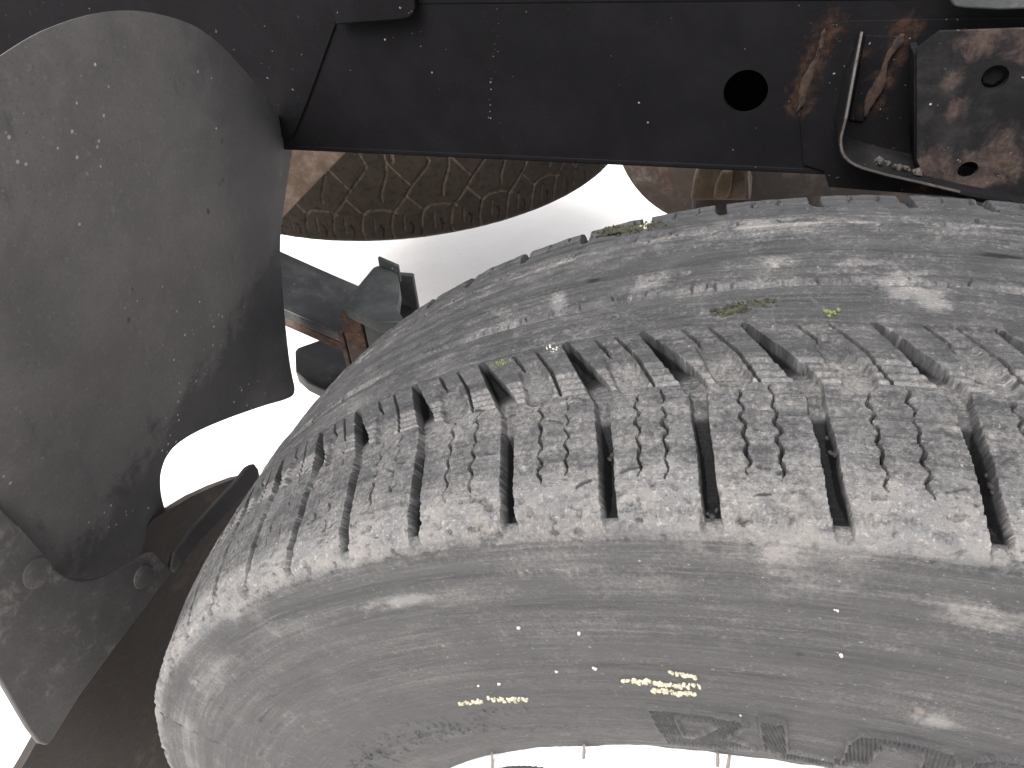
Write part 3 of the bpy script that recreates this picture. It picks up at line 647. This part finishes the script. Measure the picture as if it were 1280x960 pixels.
# spring hanger bracket riveted to the rail
YB = YR-.034
hang = empty('spring_hanger', tuple(at_y(1200, 230, YB)), 'rusty black pressed steel hanger bracket with two holes, bolted onto the chassis rail', 'bracket')
def P2(pts, y): return [(lambda q: (q[0], y, q[2]))(at_y(u, v, y)) for u, v in pts]
face = P2(((1146, 62), (1175, 40), (1420, 32), (1420, 300), (1300, 268), (1200, 243), (1158, 226), (1146, 200)), YB)
prism('face_plate', face, [circ_pts(1244, 97, 17, YB, 24), circ_pts(1210, 213, 13, YB, 24)], (0, .004, 0), M['face'], hang)
base = P2(((1000, 150), (1012, 95), (1032, 34), (1060, 26), (1420, 20), (1420, 292), (1190, 246), (1036, 234), (1030, 214), (1004, 206)), YR-.0020)
prism('back_plate', base, [], (0, .0015, 0), M['rail'], hang, bevel=.0004)
def ribbon(name, pts, y0, y1, th, mat, parent, bevel=.001):
    """strip standing on edge: path in the picture at depth y0, reaching back to depth y1"""
    y0s = y0 if hasattr(y0, '__len__') else [y0]*len(pts); y1s = y1 if hasattr(y1, '__len__') else [y1]*len(pts)
    a = [Vector(at_y(u, v, q)) for (u, v), q in zip(pts, y0s)]; bm = bmesh.new(); rows_ = []
    for i, p in enumerate(a):
        t_ = (a[min(i+1, len(a)-1)]-a[max(i-1, 0)]); t_.y = 0; t_.normalize(); n_ = Vector((t_.z, 0, -t_.x))*th/2
        rows_.append([bm.verts.new(p+n_), bm.verts.new(p-n_), bm.verts.new(Vector((p.x, y1s[i], p.z))-n_), bm.verts.new(Vector((p.x, y1s[i], p.z))+n_)])
    for p, q in zip(rows_, rows_[1:]):
        for k in range(4): bm.faces.new((p[k], p[(k+1) % 4], q[(k+1) % 4], q[k]))
    bm.faces.new(rows_[0]); bm.faces.new(rows_[-1][::-1])
    return bm_obj(name, bm, mat, parent, bevel=bevel)
def bez(p0, p1, p2, p3, n=8): return [tuple((1-t_)**3*np.array(p0)+3*(1-t_)**2*t_*np.array(p1)+3*(1-t_)*t_*t_*np.array(p2)+t_**3*np.array(p3)) for t_ in np.linspace(0, 1, n)]
path = [(1077, 40), (1071, 72), (1064, 110), (1057, 148)]+bez((1051, 172), (1049, 192), (1056, 202), (1078, 210), 7)+[(1110, 219), (1150, 228), (1200, 240), (1260, 252), (1400, 285)]
fy = [YR-.0045-(YR-.0045-YB+.010)*min(1, max(0, (v-40)/95))**.8 for u, v in path]
ribbon('flange', path, fy, YR-.0025, .0024, M['rail_rust'], hang, bevel=0)
ribbon('flange_edge', [(u+.3, v) for u, v in path[:-2]], [q-.0008 for q in fy[:-2]], [q-.0002 for q in fy[:-2]], .0013, M['worn_edge'], hang, bevel=0)
ribbon('side_wall', [(1147, 66), (1147, 130), (1147, 200), (1158, 224)], YB+.0045, YR-.0065, .004, M['rail_rust'], hang)
def weld(name, pts, y, rad, mat, parent):
    a = [Vector(at_y(u, v, y)) for u, v in pts]; bm = bmesh.new(); n = 22
    L_ = [a[0].lerp(a[-1], i/(n-1)) if len(a) == 2 else None for i in range(n)]
    if len(a) > 2:
        L_ = []
        for i in range(n):
            q = i/(n-1)*(len(a)-1); j = min(int(q), len(a)-2); L_.append(a[j].lerp(a[j+1], q-j))
    ph = random.uniform(0, 6)
    tube(bm, [p+Vector((.0010*math.sin(i*.55+ph), 0, 0)) for i, p in enumerate(L_)], [rad*(.75+.35*math.sin(i*.42+ph*2)+.12*random.random())*min(1, .3+i*.25, .3+(n-1-i)*.25) for i in range(n)], 10)
    for v in bm.verts: v.co.y = y+(v.co.y-y)*.35; v.co.x += random.uniform(-.0006, .0006)
    return bm_obj(name, bm, mat, parent, smooth=True)
weld('weld_bead', [(1034, 36), (1020, 72), (1005, 115), (996, 140)], YR-.0016, .0026, M['rust'], hang)
weld('weld_bead', [(1127, 42), (1112, 72), (1095, 110), (1082, 146)], YR-.0050, .0030, M['rust'], hang)
prism('gusset', P2(((1082, 44), (1124, 46), (1098, 104), (1079, 152), (1062, 150)), YR-.0045), [], (0, .0022, 0), M['rail'], hang, bevel=.0004)
bm = bmesh.new()
for u in np.linspace(1082, 1148, 26):
    c = at_y(u, 201+(u-1082)*.25+random.uniform(-4, 3), YB+random.uniform(-.004, .016)); s = random.uniform(.0010, .0030)
    r = bmesh.ops.create_icosphere(bm, subdivisions=1, radius=s)
    for v in r['verts']: v.co = Vector(c)+v.co*random.uniform(.7, 1.3)
bm_obj('rust_flakes', bm, M['worn_edge'], hang)['kind'] = 'stuff'
bm = bmesh.new(); c = at_y(1244, 97, YB+.014); tube(bm, [(c[0]-.004, YB+.005, c[2]+.004), (c[0]-.004, YB+.018, c[2]+.004)], .0055, 6); bm_obj('bolt', bm, M['rail'], hang)

# ------------------------------------------------------------------ leaf spring with rebound clip
YS0, YS1 = .283, .360
spring = empty('leaf_spring', (-.45, .32, .50), 'black speckled steel leaf spring with rusty edges, sloping down behind the tyre', 'leaf spring')
def zleaf(x): return .5837-.42*(x+.52)+.16*(x+.52)**2
def leaf(name, x0, x1, dz, th, y0, y1, mat, rounded=False):
    bm = bmesh.new(); n = 40; rows_ = []
    for i in range(n+1):
        x = x0+(x1-x0)*i/n; z = zleaf(x)+dz; w0, w1 = y0, y1
        if rounded:
            q = max(0, 1-(x-x0)/.035); sh = (1-math.sqrt(max(0, 1-q*q)))*(y1-y0)*.46; w0 += sh; w1 -= sh
        rows_.append([bm.verts.new((x, w0, z)), bm.verts.new((x, w1, z)), bm.verts.new((x, w1, z-th)), bm.verts.new((x, w0, z-th))])
    for p, q in zip(rows_, rows_[1:]):
        for k in range(4): bm.faces.new((p[k], p[(k+1) % 4], q[(k+1) % 4], q[k]))
    bm.faces.new(rows_[0]); bm.faces.new(rows_[-1][::-1])
    return bm_obj(name, bm, mat, spring, bevel=.0018)
leaf('leaf', -.80, .05, 0, .011, YS0, YS1, M['spring'])
leaf('leaf', -.72, .05, -.0122, .011, YS0+.001, YS1-.001, M['spring_edge'])
leaf('helper_leaf', -.505, .05, -.088, .014, YS0, YS1-.004, M['spring'], True)
leaf('helper_leaf', -.485, .05, -.1030, .012, YS0+.001, YS1-.005, M['spring_edge'], True)
# clip: U-shaped strap with a raised top cover
clip = M['clip']
xc0, xc1 = -.412, -.372
bm = bmesh.new()
def sl(x, z): return z-.42*(x-xc0)
hexa(bm, [(xc0, YS0-.010, sl(xc0, .455)), (xc0+.020, YS0-.010, sl(xc0+.02, .455)), (xc0+.020, YS0-.003, sl(xc0+.02, .455)), (xc0, YS0-.003, sl(xc0, .455)),
          (xc0, YS0-.010, .575), (xc0+.020, YS0-.010, .575), (xc0+.020, YS0-.003, .575), (xc0, YS0-.003, .575)])
bm_obj('clip_strap', bm, M['spring_edge'], spring, bevel=.0015)
cv = [(430, 383), (446, 358), (466, 334), (473, 331), (497, 341), (500, 362), (497, 386), (508, 402), (470, 402)]
prism('clip_cover', [tuple(at_z(u, v, .583)) for u, v in cv], [], (0, 0, -.012), clip, spring, bevel=.002)
tb = [at_z(u, v, .5835) for u, v in ((473, 331), (498, 341))]
prism('clip_cover_tab', [(tb[0][0], tb[0][1], .572), (tb[1][0], tb[1][1], .572), (tb[1][0], tb[1][1]+.001, .590), (tb[0][0], tb[0][1]+.001, .591)], [], (0, .004, 0), clip, spring, bevel=.001)
box('clip_side', clip, spring, xc0+.022, xc1+.02, YS0-.0095, YS0-.003, .47, .566, .0015)
box('clip_rod', M['spring_edge'], spring, xc0-.008, xc0-.003, YS0-.008, YS0-.003, .455, .552, .001)
box('clip_side', clip, spring, xc0+.012, xc1-.006, YS1+.004, YS1+.010, .47, .565, .0015)
box('spring_saddle', M['spring'], spring, xc1+.03, -.12, YS0-.008, YS1+.006, .40, .532, .004)

# ------------------------------------------------------------------ spare wheel, lying flat under the frame
SC = (-.695, 1.095); SR = .405; SZB = .398; SW = .19
spare = empty('spare_wheel', (SC[0], SC[1], SZB), 'brownish black spare wheel slung flat under the frame, with pale dirt in its zigzag tread', 'spare wheel')
sc_ctrl = np.array([(.030, .235), (.005, .255), (-.012, .30), (-.010, .345), (-.002, .378), (.0085, .398), (.020, .4045), (.05, .4065), (.095, .407), (.14, .4065), (.17, .4045), (.182, .398), (.195, .375), (.204, .345), (.206, .30), (.190, .255), (.168, .235)])
sp = spline(sc_ctrl, 16); sl_ = np.concatenate([[0], np.cumsum(np.hypot(*np.diff(sp, axis=0).T))])
SH = lambda z: np.interp(z, sp[60:200, 0], sl_[60:200])
A = np.concatenate([np.arange(-2.6, .3, .0015/.405), np.linspace(.3, -2.6+2*math.pi, 200)])*.405
rows = np.concatenate([np.linspace(0, SH(.004), 30)[:-1], np.arange(SH(.004), SH(.186), .0014), np.linspace(SH(.186), sl_[-1], 30)])
NR, NC = len(rows), len(A); H = np.zeros((NR, NC)); DUST = np.zeros((NR, NC)); AA, SS = np.meshgrid(A, rows)
H += .0004*fbm(AA*60, SS*60, 5); DUST += .35*np.exp(-((SS-SH(.006))/.006)**2)+.10
pit = 2*math.pi*.405/56
for k in range(56):
    a = -2.6*.405+pit*k; z_ = lambda f_: SH(.008+.174*f_)
    kw = dict(soft=.0008, dust=.85, rough=.25, seed=k)
    carve([(a, z_(-.02)), (a-.004, z_(.10)), (a-.001, z_(.20)), (a+.003, z_(.27))], .0058, [.0022, .0028, .0024], **kw)
    if k % 2 == 0:
        carve([(a+.003, z_(.27)), (a+.018, z_(.36)), (a+.040, z_(.52)), (a+.064, z_(.66)), (a+.067, z_(.70)), (a+.058, z_(.86)), (a+.056, z_(1.0))], .0052, [.0026, .0022, .0025, .0022], **kw)
        carve([(a+.095, z_(.84)), (a+.096, z_(.72)), (a+.094, z_(.62)), (a+.082, z_(.46)), (a+.081, z_(.38))], .005, [.0017, .0022, .0025, .0019], **kw)
        carve([(a+.026, z_(.42)), (a+.044, z_(.30)), (a+.051, z_(.27))], .003, .0015, **kw)
        carve([(a+.006, z_(.72)), (a+.036, z_(.50))], .003, .0014, **kw)
        carve([(a+.108, z_(1.0)), (a+.106, z_(.72))], .005, .0034, **kw)
    else:
        carve([(a+.003, z_(.27)), (a+.014, z_(.31)), (a+.036, z_(.31)), (a+.054, z_(.27))], .0035, [.0030, .0018, .0020], **kw)
    carve([(a+.016, z_(.10)), (a+.018, z_(.24))], .003, .0016, soft=.0006, dust=.45, rough=.2)
    carve([(a+.028, z_(.06)), (a+.031, z_(.12)), (a+.027, z_(.17))], .003, .0013, soft=.0006, dust=.1, rough=.2)
pz, prr = np.interp(rows, sl_, sp[:, 0]), np.interp(rows, sl_, sp[:, 1]); pn = np.gradient(sp, sl_, axis=0); pn = np.stack([-pn[:, 1], pn[:, 0]], 1)
nz, nr_ = np.interp(rows, sl_, pn[:, 0]), np.interp(rows, sl_, pn[:, 1])
if nr_[NR//2] < 0: nz, nr_ = -nz, -nr_
zz = SZB+pz[:, None]+nz[:, None]*H; r2 = prr[:, None]+nr_[:, None]*H; th = A/.405
POS = np.stack([SC[0]+r2*np.cos(th), SC[1]+r2*np.sin(th), zz], -1)
ci, ri = np.meshgrid(np.arange(NC-1), np.arange(NR-1)); i00 = ri*NC+ci
me = np_mesh('tyre', POS.reshape(-1, 3), np.stack([i00, i00+1, i00+NC+1, i00+NC], -1).reshape(-1, 4))
at = me.attributes.new('tc', 'FLOAT_VECTOR', 'POINT'); at.data.foreach_set('vector', np.stack([AA, SS, 0*AA], -1).astype(np.float32).ravel())
at = me.attributes.new('dust', 'FLOAT', 'POINT'); at.data.foreach_set('value', DUST.astype(np.float32).ravel())
link('tyre', me, M['spare'], spare)
lathe('rim', [(SZB+.040, .02), (SZB+.035, .15), (SZB+.020, .215), (SZB+.018, .238), (SZB+.05, .232), (SZB+.15, .232), (SZB+.180, .238)], 'z', (SC[0], SC[1], 0), M['brown'], spare, n=64)

# rusty plate hanging between rail and spare
Yp = .52
pts = P2(((442, 180), (395, 228), (349, 276), (335, 290), (250, 290), (250, 90), (500, 90)), Yp)
tag(prism('hanger_plate', pts, [], (.0, .006, 0), M['tan_rust'], None, bevel=.001), 'brown rusted steel plate with slanted edge, in front of the flat spare wheel', 'plate')

# ------------------------------------------------------------------ axle parts glimpsed between rail and tyre
axle = empty('rear_axle', (0, .75, ZC), 'brown dirty axle housing with rounded drum, glimpsed between rail and tyre top', 'axle')
ce = at_y(905, 150, .66)
lathe('housing', [(.63, .02), (.63, .110), (.636, .122), (.650, .126), (.664, .122), (.668, .104), (.72, .100), (.78, .085), (.80, .05), (.80, .02)], 'y', (ce[0], 0, ce[2]), M['brown'], axle, n=72)
lathe('axle_tube', [(.10, .045), (1.6, .045)], 'y', (0, 0, ZC), M['brown'], axle, n=40)
br = empty('cast_bracket', tuple(at_y(900, 250, .45)), 'tan dusty cast bracket with a raised rib below the chassis rail', 'bracket')
p1 = P2(((874, 205), (866, 228), (862, 252), (940, 252), (936, 240), (936, 205)), .45)
prism('body', p1, [], (0, .05, 0), M['tan'], br, bevel=.004)
p2 = P2(((902, 214), (894, 232), (891, 250), (909, 250), (914, 236), (917, 214)), .443)
prism('rib', p2, [], (0, .0068, 0), M['tan'], br, bevel=.003)
p3 = P2(((931, 205), (932, 250), (936, 250), (935, 205)), .44)
prism('edge_strip', p3, [], (0, .009, 0), M['worn_edge'], br, bevel=.001)
p4 = P2(((866, 225), (862, 300), (1300, 330), (1300, 200), (938, 200), (938, 225)), .51)
tag(prism('bump_stop', p4, [], (0, .05, 0), M['flap'], None, bevel=.006), 'dark brown rubber block beside the tan cast bracket under the rail', 'bump stop')

# ------------------------------------------------------------------ wheel-arch liner behind the tyre
def lx(v): return -.400-.052*v/700
LP = np.array([(-60, 120), (-30, 92), (0, 70), (40, 45), (80, 28), (120, 17), (160, 13), (200, 18), (240, 31), (272, 53), (300, 82), (325, 112), (347, 143), (365, 172),
      (361, 215), (353, 270), (350, 310), (353, 360), (358, 420), (364, 465), (368, 484), (366, 494), (354, 500), (330, 507), (295, 519), (262, 532), (236, 545), (216, 560), (204, 580), (200, 605),
      (204, 630), (211, 655), (213, 690), (180, 742), (60, 780), (-60, 780)], float)
LP = spline(LP, 4)
c0 = at_x(0, 70, lx(0)); c1 = at_x(60, 700, lx(700)); tilt = (c1[0]-c0[0])/(c1[2]-c0[2])
def liner_bend(y, z):
    e = max(0, y-.150); b = -.7*e*e
    b += .0025*math.exp(-((y-.165-.12*(z-.65))/.012)**2)*(1 if .58 < z < .72 else .3)
    return b+.0015*math.sin(y*41+z*13)+.001*math.sin(z*57-y*23)
def liner_pt(u, v):
    for x in np.arange(-.36, -.62, -.0004):
        p = at_x(u, v, x)
        if x <= c0[0]+tilt*(p[2]-c0[2])+liner_bend(p[1], p[2]): break
    return (c0[0]+tilt*(p[2]-c0[2]), p[1], p[2])
outl = [liner_pt(u, v) for u, v in LP]
cuts = [((0, y, 0), (0, 1, 0)) for y in np.arange(-.12, .33, .014)]+[((0, 0, z), (0, 0, 1)) for z in np.arange(.45, .88, .014)]
def liner_warp(v): v.co.x += liner_bend(v.co.y, v.co.z)
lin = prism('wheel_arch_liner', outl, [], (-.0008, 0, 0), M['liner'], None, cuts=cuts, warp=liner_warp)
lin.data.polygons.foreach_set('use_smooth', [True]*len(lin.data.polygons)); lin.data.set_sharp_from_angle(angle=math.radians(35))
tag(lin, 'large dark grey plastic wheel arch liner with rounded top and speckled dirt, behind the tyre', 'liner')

# ------------------------------------------------------------------ bracket that carries liner and mud flap
XP = -.432
def PX(pts, x): return [(lambda q: (x, q[1], q[2]))(at_x(u, v, x)) for u, v in pts]
brk = empty('liner_bracket', tuple(at_x(60, 930, XP)), 'muddy grey steel bracket with two rivets, fixed across the foot of the liner', 'bracket')
cu = bez((58, 694), (72, 728), (112, 736), (150, 712), 8)
plate_px = [(-90, 560), (-30, 610), (0, 634), (30, 662)]+cu+[(185, 692), (194, 690), (202, 698), (212, 708), (214, 716), (205, 728), (150, 802), (100, 870), (68, 922), (60, 932), (50, 930), (36, 912), (0, 850), (-90, 712)]
prism('plate', PX(plate_px, XP), [], (-.004, 0, 0), M['plate'], brk, bevel=.0014)
for (u, v, r) in ((46, 716, .0085), (178, 721, .0075)):
    c = at_x(u, v, XP); lathe('rivet', [(XP-.001, r*1.1), (XP+.0010, r*1.05), (XP+.0016, r*.8), (XP+.0018, r*.3), (XP+.0018, .0002)], 'x', (0, c[1], c[2]), M['plate'], brk, n=28)
# arm reaching inboard
bm = bmesh.new()
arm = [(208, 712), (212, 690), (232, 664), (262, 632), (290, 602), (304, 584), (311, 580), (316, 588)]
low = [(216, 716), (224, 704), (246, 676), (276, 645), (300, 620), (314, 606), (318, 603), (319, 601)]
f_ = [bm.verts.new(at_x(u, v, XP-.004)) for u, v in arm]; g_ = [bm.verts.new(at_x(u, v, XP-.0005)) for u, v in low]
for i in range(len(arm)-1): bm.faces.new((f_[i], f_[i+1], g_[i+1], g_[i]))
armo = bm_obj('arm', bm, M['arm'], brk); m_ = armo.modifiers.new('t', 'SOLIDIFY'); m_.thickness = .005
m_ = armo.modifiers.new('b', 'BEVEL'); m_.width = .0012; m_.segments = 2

# ------------------------------------------------------------------ mud flap hanging behind the bracket
XF = -.462
fl = PX(((190, 650), (204, 641), (235, 620), (262, 607), (290, 597), (318, 592), (330, 600)), XF)
zf = .10
outl = [fl[0]]+fl[1:]+[(XF-.02, fl[-1][1]+.012, zf), (XF-.02, -.135, zf), (XF, -.118, fl[0][2]-.05)]
cuts = [((0, y, 0), (0, 1, 0)) for y in np.arange(-.13, .14, .02)]+[((0, 0, z), (0, 0, 1)) for z in np.arange(.12, .55, .03)]
def flap_warp(v): v.co.x += -.03*(.52-v.co.z)*.2+.004*math.sin(v.co.y*30+v.co.z*9)
fo = prism('mud_flap', outl, [], (-.006, 0, 0), M['flap'], None, cuts=cuts, warp=flap_warp)
fo.data.polygons.foreach_set('use_smooth', [True]*len(fo.data.polygons)); fo.data.set_sharp_from_angle(angle=math.radians(35))
tag(fo, 'dark brown dusty rubber mud flap hanging behind the bracket, next to the tyre', 'mud flap')
